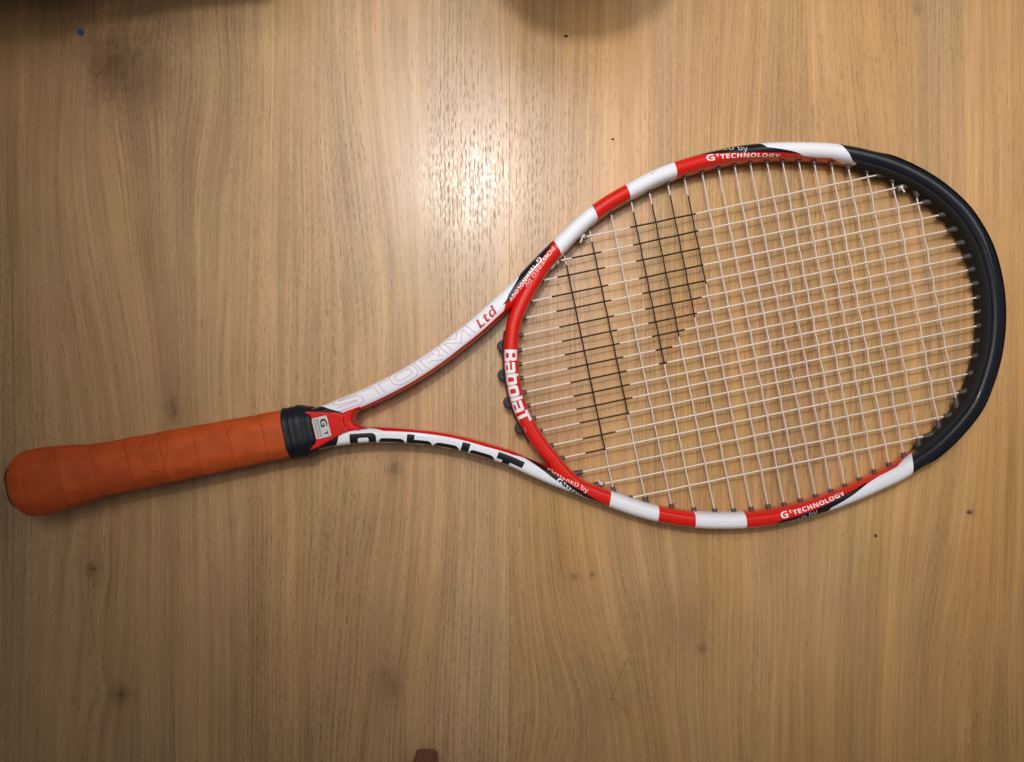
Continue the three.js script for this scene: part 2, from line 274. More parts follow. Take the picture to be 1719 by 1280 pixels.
// In the strip, x runs along the frame and y from the bottom over the inner side (13) and the top (26) to the outer side (39), so "up" on the page is inwards: flip once so that letters stand towards the outside
function paintFrame(ctx) {
  const poly = (color, pts) => { ctx.fillStyle = color; ctx.beginPath(); pts.forEach(([s, w], i) => (i ? ctx.lineTo(s, w) : ctx.moveTo(s, w))); ctx.closePath(); ctx.fill(); };
  const band = (color, s0, s1, w0 = -1, w1 = 53) => poly(color, [[s0, w0], [s1, w0], [s1, w1], [s0, w1]]);
  const px = (x, y) => { const [s, f] = onFrame(x, y); return [s, wOf(f)]; };
  // a slanted cut across the tube through an outer and an inner measured point
  const cut = (o, i) => { const a = sAt(...o), b = sAt(...i); return [[b, -1], [b, 14], [lerp(a, b, 0.5), 26], [a, 38], [a, 53]]; };
  const between = (color, c0, c1) => poly(color, [...c0, ...[...c1].reverse()]);
  const E = TOTAL * 1000;
  band(RED, -1, E + 1);
  const cU0 = [[sAt(576, 692), -1], [sAt(576, 692), 14], [sAt(572, 691), wOf(-0.5)], [sAt(553, 686), wOf(0.3)], [sAt(531, 684), 36], [sAt(528, 683), 53]];
  // upper arm: black by the collar, then white with a red inner edge
  band(BLACK, -1, sAt(577, 692));
  const cU1 = [px(850, 505), px(854, 494), px(862.5, 480), px(870, 468), px(875, 458)];
  poly(WHITE, [...cU0.slice(1), [sAt(876, 457), 53], [sAt(876, 457), 38], ...[...cU1].reverse(), [sAt(846, 523), wOf(-0.72)], [sAt(575, 694), wOf(-0.76)]]);
  // black sliver at the throat
  const bl = [[844, 512], [852, 509], [868, 484.7], [879, 470.6], [892.5, 453.7], [905.6, 438.7], [919.7, 421], [928, 408]].map(([x, y]) => px(x, y));
  poly('#0f1014', [...bl, [sAt(932, 402), 37], [sAt(932, 402), 53], [sAt(877, 456), 53], ...[...cU1].reverse()]);
  // bands of the upper half of the head
  between(WHITE, cut([930.5, 401], [938, 428]), cut([995.5, 343], [1002, 371]));
  between(WHITE, cut([1052, 309.5], [1057, 333]), cut([1133, 272], [1133, 303]));
  const ur = [[1162, 263], [1183, 259.4], [1208, 257.7], [1245.7, 256.6], [1287.5, 256], [1319, 256.6], [1342, 258.7], [1349, 262.5]].map(([x, y]) => px(x, y));
  poly('#0f1014', [[sAt(1134, 271), 53], [sAt(1134, 271), 40], ...ur, [sAt(1400, 255), wOf(0.9)], [sAt(1400, 250), 53]]);
  const cW1 = [[sAt(1455, 283), -1], [sAt(1440, 283), 17], px(1433, 272), px(1426, 258), px(1418, 248), [sAt(1395, 242), 37], [sAt(1350, 242), 53]];
  poly(WHITE, [[sAt(1236, 246), 53], [sAt(1258, 244), 39], px(1287.5, 247), px(1308.5, 249.7), px(1329.4, 253.5), px(1342, 257.5), px(1348, 262), px(1371, 265.5), px(1392, 269.5), px(1417, 276.5), ...cW1.slice(1)]);
  // black tip
  const cT0 = cW1, cT1 = [[sAt(1526, 754), -1], [sAt(1528, 758), 15], [sAt(1530, 775), 24], [sAt(1526, 796), 34], [sAt(1505, 808), 40], [sAt(1495, 814), 53]];
  between('#10151f', cT0, cT1);
  between('#100d0c', [[sAt(1440, 283), 4], [sAt(1448, 285), 10], [sAt(1440, 283), 15]], [[sAt(1526, 754), 4], [sAt(1526, 754), 10], [sAt(1526, 754), 15]]);
  // lower half of the head
  const lr = [[1454, 810.5], [1437, 821], [1416, 831.5], [1385, 848.5], [1369, 855.5], [1339, 867], [1311, 874.5]].map(([x, y]) => px(x, y));
  poly('#0f1014', [[sAt(1410, 848), 53], [sAt(1460, 815), wOf(0.3)], ...lr, [sAt(1280, 882), 37.5], [sAt(1225, 888), 41], [sAt(1225, 888), 53]]);
  poly(WHITE, [...cT1.slice(1), [sAt(1370, 864), 53], [sAt(1375, 863), 39], px(1395, 853.5), px(1416, 842), px(1437, 828), px(1452, 815.5), px(1475, 800), px(1500, 782), [sAt(1518, 765), 15]]);
  between(WHITE, cut([1253, 886.9], [1246, 857]), cut([1168, 886.7], [1163, 858]));
  between(WHITE, cut([1105, 877], [1103, 848]), cut([1024, 852], [1023, 823]));
  // lower arm: black sliver, white with a red inner edge
  const lb = [[1020, 849], [1000, 839], [984, 829], [960, 815], [930, 796], [905, 779], [884, 769]].map(([x, y]) => px(x, y));
  const lw = [[955, 822], [935, 808], [915, 793], [895, 779], [880, 769]].map(([x, y]) => px(x, y));
  poly('#0f1014', [[sAt(1022, 851), 53], [sAt(1022, 851), 39], ...lb, ...[...lw].reverse(), [sAt(962, 828), 39], [sAt(968, 830), 53]]);
  const cL = [[sAt(578, 727), -1], [sAt(578, 727), 14], [sAt(566, 738), 28], [sAt(556, 750), 38], [sAt(550, 752), 53]];
  poly(WHITE, [...lw, [sAt(864, 764), wOf(-0.6)], [sAt(811, 747), wOf(-0.5)], [sAt(706, 726), wOf(-0.55)], [sAt(644, 723), wOf(-0.55)], ...cL.slice(1), [sAt(962, 828), 53], [sAt(958, 827), 39]]);
  poly(BLACK, [...cL, [E + 1, 53], [E + 1, -1]]);
  // lettering runs between two ends of its baseline, standing outwards when it reads with the travel and inwards when it reads against it
  const line = (a, b, draw) => { const [s0, w0] = a.length === 3 ? [sAt(a[0], a[1]), a[2]] : px(...a), [s1, w1] = b.length === 3 ? [sAt(b[0], b[1]), b[2]] : px(...b), len = Math.abs(s1 - s0), d = Math.sign(s1 - s0); ctx.save(); ctx.transform(d, (w1 - w0) / len, 0, -d, s0, w0); draw(ctx, len); ctx.restore(); };
  line([569, 690.5], [801, 557.5], (c, len) => { c.scale(len / 8.9, 8.0); c.transform(1, 0, 0.18, 1, 0, 0); squareWord(c, 'STORM', 0.036, 0.27, '#c88498', WHITE); });
  line([805, 555], [838, 524], (c, len) => { c.transform(1, 0, -0.25, 1, 0, 0); plain(c, 'Ltd', 5.6, len - 1, '#c4161c'); });
  const thin = '11px sans-serif';
  line([905.5, 430], [854, 502], (c, len) => gtTechnology(c, 2.6, len, '#eceaee'));
  line([927, 412], [881, 479], (c, len) => plain(c, 'POWERED by', 2.4, len, '#f2d6d0', thin));
  line([1186, 270.5], [1308, 265], (c, len) => gtTechnology(c, 3.5, len, '#f4eef0'));
  line([1163, 264, 34.5], [1256, 254], (c, len) => plain(c, 'POWERED by', 3.2, len, '#c9ccd4', thin));
  line([1311, 871.5], [1420, 831], (c, len) => gtTechnology(c, 3.7, len, '#f4eef0'));
  line([1288, 884, 38], [1373, 862.5], (c, len) => plain(c, 'POWERED by', 3.4, len, '#aeb4be', thin));
  line([918, 789], [986, 828.5], (c, len) => plain(c, 'POWERED by', 2.7, len, '#f6e2de', thin));
  line([933, 809.5], [1012, 852, 38], (c, len) => gtTechnology(c, 3.4, len, '#e6e9f0'));
  // big black word on the lower arm, its lower half turned out of sight round the side
  line([585, 738, 41.2], [885, 778, 41.2], (c, len) => { c.scale(len / 6.85, 17); c.transform(1, 0, -0.05, 1, 0, 0); wordBabolat(c, '#101218'); });
  // little chips in the paint
  for (const [x, y, r, col] of [[1095, 291, 0.5, '#a02018'], [1100, 287, 0.35, '#401814'], [1655, 423, 0.5, '#b01c14'], [1657, 400, 0.25, '#888']]) { const [s, w] = px(x, y); ctx.fillStyle = col; ctx.beginPath(); ctx.ellipse(s, w, r, r * 0.8, 0, 0, 7); ctx.fill(); }
}
const cuts = [0, onFrame(965, 382)[2], 600, onFrame(1064, 852)[2], mid.length - 1];
const frameMap = canvasTexture(2048, 2048, (ctx) => {
  for (let r = 0; r < 4; r++) {
    ctx.save(); ctx.beginPath(); ctx.rect(0, r * 512, 2048, 512); ctx.clip();
    const a = ML[cuts[r]] * 1000, b = ML[cuts[r + 1]] * 1000, kx = 2048 / (b - a), ky = 512 / WP;
    ctx.setTransform(kx, 0, 0, ky, -a * kx, r * 512); paintFrame(ctx); ctx.restore();
  }
});
const lacquer = { roughness: 0.4, clearcoat: 1, clearcoatRoughness: 0.04, specularIntensity: 0.35 };
const framePaint = new THREE.MeshPhysicalMaterial({ map: frameMap, ...lacquer });
const secs = new Map(), sec = (a, b, n) => { const k = [a, b, n].map((x) => x.toFixed(5)).join(); if (!secs.has(k)) secs.set(k, section(a, b, n)); return secs.get(k); };
{
  const parts = []; // v runs down the canvas with w
  for (let r = 0; r < 4; r++) parts.push(sweep(mid, ML, cuts[r], cuts[r + 1], (t) => sec(HALF_A(t), HALF_B, NEXP(t)), [1 - r / 4 - 0.0006, 1 - (r + 1) / 4 + 0.0006], 2));
  mesh('frame', mergeGeometries(parts), framePaint, racket);
}
// throat bridge closing the head
const redPaint = (map = null) => new THREE.MeshPhysicalMaterial({ map, color: map ? 0xffffff : new THREE.Color(RED), ...lacquer });
const BRIDGE_IN = [[1000, 366], [974, 393], [950, 418], [930, 444], [911, 472], [892, 506], [876.5, 542], [871, 580], [871, 611], [874.5, 641], [881, 670], [891, 694], [903.6, 717], [920, 742], [942, 767], [962, 786], [992, 807], [1024, 826]];
const bridgeInner = curve(BRIDGE_IN.map(([x, y]) => P(x, y, 0.014)), false, 300, 20);
const BA = 0.0051;
const bridge = offset(bridgeInner, BA);
bridge.forEach((p, i) => {                                             // both ends run into the middle of the frame tube
  const e = 1 - smooth(0, 62, Math.min(i, 300 - i)); if (e > 0) { let b = mid[0]; for (const m of mid) if (m.distanceToSquared(p) < b.distanceToSquared(p)) b = m; p.lerp(b, e); }
  p.y = midY(p.x) - 0.0001;
});
const BL = lengths(bridge);
{
  const bt = BL[300] * 1000, at = (x, y) => onFrame(x, y, bridge, BL, () => BA)[0];
  const map = canvasTexture(2048, 512, (ctx) => {
    ctx.fillStyle = RED; ctx.fillRect(0, 0, 2048, 512); ctx.setTransform(2048 / bt, 0, 0, 512 / 50, 0, 0);
    const s0 = at(856, 587), s1 = at(882, 714);
    // travel is down the picture, letters stand towards the strings (w smaller)
    ctx.save(); ctx.translate(s0, 30.4); ctx.scale((s1 - s0) / 6.85, 10.0); wordBabolat(ctx, '#ecebf2'); ctx.restore();
    ctx.save(); ctx.translate(s1 + 1, 29.5); plain(ctx, 'TM', 1.5, 3, '#f0a090'); ctx.restore();
  });
  // the string side is on the left of travel here, so mirror the section
  const shapes = [1, 0.97, 0.94, 0.91, 0.88, 0.85, 0.82, 0.78].map((k) => section(BA * k, 0.0096 * lerp(1, k, 0.3), 3.0).map(([x, y]) => [-x, y]).reverse());
  mesh('throat_bridge', sweep(bridge, BL, 0, 300, (t, i) => shapes[Math.round(7 * (1 - smooth(0, 44, Math.min(i, 300 - i))))], [0, 1], 2), redPaint(map), racket);
}
// red wedge joining both arms at the collar
const rubber = new THREE.MeshPhysicalMaterial({ color: srgb(17, 21, 31), roughness: 0.5, specularIntensity: 0.7 });
const matteBlack = new THREE.MeshStandardMaterial({ color: srgb(30, 27, 26), roughness: 0.6 });
{
  const slab = (pts, lo, hi, bevel) => {
    const w = pts.map(([x, y]) => P(x, y, 0.015 + hi)), sh = new THREE.Shape(w.map((p) => new THREE.Vector2(p.x, -p.z)));
    const g = new THREE.ExtrudeGeometry(sh, { depth: hi - lo - 2 * bevel, bevelEnabled: true, bevelThickness: bevel, bevelSize: bevel, bevelOffset: -bevel, bevelSegments: 4, curveSegments: 8 });
    g.rotateX(-Math.PI / 2); g.translate(0, 0.0153 + lo + bevel, 0); return g;
  };
  const top = slab([[505, 691], [545, 692], [573, 694], [577, 700], [577, 710], [580, 718], [585, 724], [577, 727], [533, 752], [516, 758]], -0.0095, 0.0106, 0.0012);
  const low = slab([[545, 693], [574, 692], [606, 681], [597, 691], [592, 699], [591, 706], [594, 712], [602, 716.5], [616, 719], [580, 727], [545, 740]], -0.0095, 0.0092, 0.0025);
  mesh('throat_wedge', mergeGeometries([top, low]), redPaint(), racket);
  // metallic label
  const c = [P(523, 703.6, 0.026), P(548, 697.5, 0.026), P(556, 732, 0.026), P(532, 738.7, 0.026)], ctr = c[0].clone().add(c[2]).multiplyScalar(0.5);
  const lw = c[0].distanceTo(c[1]), lh = c[1].distanceTo(c[2]), ang = Math.atan2(-(c[1].z - c[0].z), c[1].x - c[0].x);
  const map = canvasTexture(400, 560, (x, w, h) => {
    x.fillStyle = '#c8c6c4'; x.fillRect(0, 0, w, h); x.translate(w, 0); x.rotate(Math.PI / 2);
    x.fillStyle = '#15171f'; x.save(); x.translate(45, 205); x.scale(2.5, 1.62); x.font = 'bold 150px sans-serif'; x.fillText('G', 0, 0); x.restore();
    x.save(); x.translate(390, 165); x.scale(2.6, 1.5); x.font = 'bold 95px sans-serif'; x.fillText('T', 0, 0); x.restore();
    x.font = 'bold 66px sans-serif'; x.fillStyle = '#4c5260'; x.save(); x.translate(30, 285); x.scale(495 / x.measureText('GRAPHITE').width, 1); x.fillText('GRAPHITE', 0, 0); x.restore();
    x.save(); x.translate(30, 360); x.scale(495 / x.measureText('TUNGSTEN').width, 1); x.fillText('TUNGSTEN', 0, 0); x.restore();
  });
  const r = 0.0012, sh = new THREE.Shape(); const hw = lw / 2, hh = lh / 2;
  sh.moveTo(-hw + r, -hh); sh.lineTo(hw - r, -hh); sh.quadraticCurveTo(hw, -hh, hw, -hh + r); sh.lineTo(hw, hh - r); sh.quadraticCurveTo(hw, hh, hw - r, hh); sh.lineTo(-hw + r, hh); sh.quadraticCurveTo(-hw, hh, -hw, hh - r); sh.lineTo(-hw, -hh + r); sh.quadraticCurveTo(-hw, -hh, -hw + r, -hh);
  const g = new THREE.ExtrudeGeometry(sh, { depth: 0.0003, bevelEnabled: true, bevelThickness: 0.0001, bevelSize: 0.0001, bevelSegments: 2 });
  const p = g.attributes.position, uv = g.attributes.uv; for (let i = 0; i < p.count; i++) uv.setXY(i, p.getX(i) / lw + 0.5, p.getY(i) / lh + 0.5);
  g.rotateX(-Math.PI / 2); g.rotateY(ang); g.translate(ctr.x, 0.0259, ctr.z);
  mesh('label_plate', g, new THREE.MeshPhysicalMaterial({ map, roughness: 0.4, metalness: 0.1, clearcoat: 0.4 }), racket);
}
// handle: section rings along its axis
function handlePart(name, material, p0, p1, n, radius, center, opts = {}) {
  const a = P(...p0, 0.018), b = P(...p1, 0.018), axis = b.clone().sub(a), len = axis.length(); axis.normalize();
  const side = new THREE.Vector3(-axis.z, 0, axis.x), pos = [], uv = [], idx = [], m = 72;
  for (let i = 0; i <= n; i++) {
    const u = i / n, c = a.clone().addScaledVector(axis, u * len); c.y = center(u);
    for (let j = 0; j <= m; j++) {
      const th = (j / m) * 2 * Math.PI, [rw, rh] = radius(u, th, len), cs = Math.sin(th), sn = -Math.cos(th), e = 2 / (opts.n ?? 2.6);
      // eight soft flats
      const k = 1 - (opts.flat ?? 0.012) * Math.cos(8 * th);
      const x = rw * k * Math.sign(cs) * Math.abs(cs) ** e, y = rh * k * Math.sign(sn) * Math.abs(sn) ** e;
      pos.push(c.x + side.x * x, c.y + y, c.z + side.z * x); uv.push(u, j / m);
    }
  }
  for (let i = 0; i < n; i++) for (let j = 0; j < m; j++) { const k = i * (m + 1) + j; idx.push(k, k + 1, k + m + 1, k + 1, k + m + 2, k + m + 1); }
  for (const [i, flip] of [[0, false], [n, true]]) { const c = pos.length / 3, q = a.clone().addScaledVector(axis, (i / n) * len); pos.push(q.x, center(i / n), q.z); uv.push(i / n, 0.5); for (let j = 0; j < m; j++) { const k = i * (m + 1) + j; idx.push(...(flip ? [k, k + 1, c] : [k + 1, k, c])); } }
  const g = new THREE.BufferGeometry(); g.setAttribute('position', new THREE.Float32BufferAttribute(pos, 3)); g.setAttribute('uv', new THREE.Float32BufferAttribute(uv, 2)); g.setIndex(idx); g.computeVertexNormals();
  return mesh(name, g, material, racket);
}
{
  const WRAP = 0.0222;                                                  // width of one turn of the wound tape
  const turnAt = (u, th, len) => { const d = (u * len + 0.010 * Math.cos(th - 0.6) * 0.5 + WRAP * (th / (2 * Math.PI))) / WRAP; return d - Math.floor(d); };
  const gripMap = canvasTexture(2048, 1024, (x, w, h) => {
    x.fillStyle = '#c65421'; x.fillRect(0, 0, w, h); const r = rng(5);
    for (let i = 0; i < 2600; i++) { const cx = r() * w, cy = r() * h, rad = 6 + r() * 46; x.fillStyle = r() < 0.5 ? 'rgba(110,32,8,.034)' : 'rgba(232,120,60,.034)'; x.beginPath(); x.ellipse(cx, cy, rad * 1.3, rad, 0, 0, 7); x.fill(); }
    for (let i = 0; i < 26000; i++) { x.fillStyle = r() < 0.6 ? 'rgba(90,28,8,.10)' : 'rgba(240,140,80,.09)'; x.fillRect(r() * w, r() * h, 1.5, 1.5); }
    // dark lines along the edges of the tape
    const len = 0.2; for (let k = -1; k < 11; k++) { x.strokeStyle = 'rgba(84,24,6,.24)'; x.lineWidth = 2.2; x.beginPath(); for (let j = 0; j <= 60; j++) { const th = (j / 60) * 2 * Math.PI, d = (k * WRAP - 0.005 * Math.cos(th - 0.6) - WRAP * (th / (2 * Math.PI))) / 0.1853; x[j ? 'lineTo' : 'moveTo'](d * w, h - (j / 60) * h); } x.stroke(); }
    // thin looped mark printed on the tape
    const px = (dx, dy) => [w * 0.5225 + dx * 10.5, h * 0.5 + dy * 10.5];
    x.strokeStyle = 'rgba(84,20,4,.45)'; x.lineJoin = 'round';
    for (const [wd, pts] of [[3.2, [[3, -25], [-4, -14], [-5.5, -4], [-5, 4], [-2, 8], [4, 9], [9, 7], [12, 1], [13.5, -10], [17, -24]]], [2.6, [[9, -24], [3.5, -10], [2.2, -3], [4, 0], [7, -1], [8.5, -8], [13, -24]]]]) { x.lineWidth = wd; x.beginPath(); pts.forEach(([a, b], i) => x[i ? 'lineTo' : 'moveTo'](...px(a, b - 3))); x.stroke(); }
    x.lineWidth = 2; x.beginPath(); x.ellipse(...px(14.5, 14), 14, 12, 0, 0, 7); x.stroke();
  });
  const gripBump = canvasTexture(1024, 512, (x, w, h) => { x.fillStyle = '#888'; x.fillRect(0, 0, w, h); const r = rng(9); for (let i = 0; i < 60000; i++) { const v = Math.floor(90 + r() * 90); x.fillStyle = `rgba(${v},${v},${v},.5)`; x.fillRect(r() * w, r() * h, 1.6, 1.6); } }, false);
  const suede = new THREE.MeshPhysicalMaterial({ map: gripMap, bumpMap: gripBump, bumpScale: 0.0002, roughness: 0.62, specularIntensity: 0.5, sheen: 0.35, sheenRoughness: 0.6, sheenColor: new THREE.Color(0.9, 0.4, 0.2) });
  handlePart('grip', suede, [31.5, 816.5], [488, 727], 620, (u, th, len) => {
    const d = u * len, flare = 0.0048 * (1 - smooth(0.018, 0.064, d)), end = 1 - 0.37 * Math.pow(1 - clamp(d / 0.014), 2.2);
    const f = turnAt(u, th, len), step = smooth(0.009, 0.024, d) * (0.00045 * (1 - f) - 0.00028 * Math.exp(-((Math.min(f, 1 - f) / 0.05) ** 2))) + 0.00012 * noise(d * 260, th * 3);
    const taper = lerp(0.0176, 0.0160, smooth(0.06, 0.2, d));
    return [(taper + flare + step) * end, (taper - 0.0018 + flare * 0.55 + step) * end];
  }, (u) => lerp(0.0192, 0.0160, u), { n: 2.5 });
  // black underlay showing at the butt
  handlePart('butt_cap', matteBlack, [29, 817], [33, 816.2], 6, (u) => { const k = 0.9 + 0.1 * Math.sin(Math.min(1, u * 1.4) * 1.57); return [0.0140 * k, 0.0123 * k]; }, () => 0.0192, { n: 3 });
  // rubber collar over the end of the tape
  handlePart('collar', rubber, [483, 729], [531, 719], 60, (u, th) => {
    const lip = 0.0005 * (Math.exp(-(((u - 0.06) / 0.05) ** 2)) + Math.exp(-(((u - 0.3) / 0.04) ** 2)) * 0.6) + 0.0006 * Math.exp(-(((u - 0.55) / 0.1) ** 2)) * (1 - Math.cos(2 * th)) * 0.5, e = 1 - 0.06 * Math.pow(1 - smooth(0, 0.07, u), 2) - 0.05 * Math.pow(smooth(0.92, 1, u), 2);
    const w = lerp(0.0173, 0.0152, smooth(0.5, 1, u)) + lip + 0.0001 * noise(u * 9, th * 2); return [w * e, (w - 0.0022 - 0.0012 * smooth(0.5, 1, u)) * e];
  }, () => 0.0158, { n: 2.7 });
}
// bumper guard: a matte shell over the outer side of the tip
{
  const i0 = onFrame(1470, 262)[2], i1 = onFrame(1545, 780)[2];
  const sh = (t, i) => {
    const ramp = Math.min(smooth(i0, i0 + 14, i), smooth(i1, i1 - 14, i)), a = HALF_A(t) + 0.0012 * ramp + 0.00005, b = HALF_B + 0.0006 * ramp + 0.00005, s = sec(a, b, 2.5), out = [];
    for (let j = 33; j <= 50; j++) out.push(s[j]); const inn = sec(HALF_A(t) - 0.0006, HALF_B - 0.0006, 2.5); for (let j = 50; j >= 33; j--) out.push(inn[j]); out.push(out[0]); return out;
  };
  mesh('bumper_guard', sweep(mid, ML, i0, i1, sh, [0, 1], 2, true), new THREE.MeshPhysicalMaterial({ color: srgb(9, 10, 14), roughness: 0.35, clearcoat: 0.7, clearcoatRoughness: 0.1, specularIntensity: 0.6 }), racket);
}
// matte grommet strip on the inner wall of the tip
{
  const i0 = onFrame(1432, 280)[2], i1 = onFrame(1532, 752)[2];
  const sh = (t, i) => {
    const ramp = Math.min(smooth(i0, i0 + 6, i), smooth(i1, i1 - 6, i)), s = sec(HALF_A(t) + 0.0011 * ramp, HALF_B - 0.0008 + 0.0004 * ramp, 2.9), inn = sec(HALF_A(t) - 0.0012, HALF_B - 0.0012, 2.9), out = [];
    for (let j = 4; j <= 23; j++) out.push(s[j]); for (let j = 23; j >= 4; j--) out.push(inn[j]); out.push(out[0]); return out;
  };
  mesh('grommet_strip', sweep(mid, ML, i0, i1, sh, [0, 1], 2, true), new THREE.MeshStandardMaterial({ color: srgb(24, 20, 19), roughness: 0.85 }), racket);
}
// grommet strip behind the bridge, with its round bosses
{
  const strip = offset(bridgeInner, BA * 2 - 0.0006); for (const p of strip) p.y = midY(p.x) - 0.001;
  const SL = lengths(strip), k = (y) => { let b = 0, d = 1e9; strip.forEach((p, i) => { const e = Math.abs(p.z - P(0, y, 0.01).z); if (e < d) { d = e; b = i; } }); return b; };
  const ring = []; for (let i = 0; i <= 24; i++) { const f = (i / 24) * 2 * Math.PI; ring.push([0.0016 * Math.sign(Math.cos(f)) * Math.abs(Math.cos(f)) ** 0.6, -0.0042 * Math.sign(Math.sin(f)) * Math.abs(Math.sin(f)) ** 0.6]); }
  const base = mesh('grommet_strip', sweep(strip, SL, k(556), k(742), () => ring, [0, 1], 2, true), matteBlack, racket);
  const boss = new THREE.LatheGeometry([[0.0004, 0.002], [0.0007, 0.0024], [0.0036, 0.0024], [0.0042, 0.0018], [0.0042, -0.0024], [0.0036, -0.003], [0.0004, -0.003]].map(([x, y]) => new THREE.Vector2(x, y)), 28);
  for (const [x, y] of [[844.5, 582], [845.5, 630.5], [855, 676], [874, 719]]) { const g = boss.clone(), p = P(x, y, 0.0105); g.translate(p.x, p.y, p.z); mesh('boss', g, matteBlack, base).geometry; }
}
// strings
const MAINS = [[983, 398, 1473, 294], [940, 438, 1505, 315.5], [911, 471, 1550, 340], [892, 506, 1578, 361], [882, 534, 1592, 387], [877.6, 562.6, 1607, 409], [875, 588, 1618, 432], [875, 611.5, 1627.5, 453.5], [877.6, 635, 1634, 477], [883, 658.6, 1641.5, 499.5], [889, 681, 1642.5, 523.5], [898.7, 702, 1641.7, 547.5], [910, 723.7, 1638, 573.5], [928, 747.6, 1634, 599], [946.7, 768.7, 1626, 628], [977, 793, 1612, 659.5], [1013, 812.6, 1587, 699.6], [1061, 836, 1553, 733]];
const CROSSES = [[947, 426, 1029, 819.6], [989.7, 385, 1083.5, 836], [1025.8, 358.8, 1127.5, 848], [1060, 337.5, 1165, 854], [1090.6, 322.7, 1200, 856], [1121.8, 309.6, 1232, 855.4], [1149.7, 300, 1261.5, 853], [1179.5, 291.3, 1290, 849], [1207, 284, 1317, 845.6], [1234, 278.6, 1344, 839], [1260.5, 275.5, 1370, 831.7], [1288.6, 273, 1395.5, 823], [1314.8, 272, 1419, 814], [1342, 272, 1443, 803.7], [1368, 274.5, 1467.6, 790], [1397, 277.6, 1493, 778.5], [1425, 282, 1518, 762], [1457, 289, 1542, 737.5], [1499.6, 305, 1575.6, 707.5], [1540.6, 329.6, 1605, 669.5]];
// the maker's two-part stencil inked on the strings
const INK1 = [[953, 440], [991, 404], [1005, 412], [1010.6, 424], [1016, 452], [1021.7, 481], [1032, 532], [1040.5, 578], [1053, 624], [1062, 668], [1056, 695], [1033, 726], [1014, 759], [983, 763], [973, 711], [962, 665], [952.6, 620], [943, 574], [934, 524], [926, 499], [935, 467], [949, 449]];
const INK2 = [[1056, 372], [1064, 355], [1094, 343.5], [1125, 327.5], [1156, 328], [1168, 357], [1177, 422], [1186, 476], [1168, 532], [1140, 566], [1128, 584], [1120, 611], [1107, 613], [1088, 543], [1073, 470]];
const inside = (poly, x, y) => { let c = false; for (let i = 0, j = poly.length - 1; i < poly.length; j = i++) { const [a, b] = poly[i], [d, e] = poly[j]; if (b > y !== e > y && x < ((d - a) * (y - b)) / (e - b) + a) c = !c; } return c; };
const cross2 = (m, c) => { const [ax, ay, bx, by] = m, [cx, cy, dx, dy] = c, r = (bx - ax) * (dy - cy) - (by - ay) * (dx - cx); return [((cx - ax) * (dy - cy) - (cy - ay) * (dx - cx)) / r, ((cx - ax) * (by - ay) - (cy - ay) * (bx - ax)) / r]; };
const  nylon = new THREE.MeshPhysicalMaterial({ vertexColors: true, color: 0xffffff, roughness: 0.4, specularIntensity: 0.6 });
const PALE = srgb(226, 214, 205), INK = srgb(22, 15, 12), grey = srgb(74, 60, 50);
const grommetMat = new THREE.MeshStandardMaterial({ color: srgb(74, 66, 62), roughness: 0.55 });
const sheetY = (p) => midY(p.x);
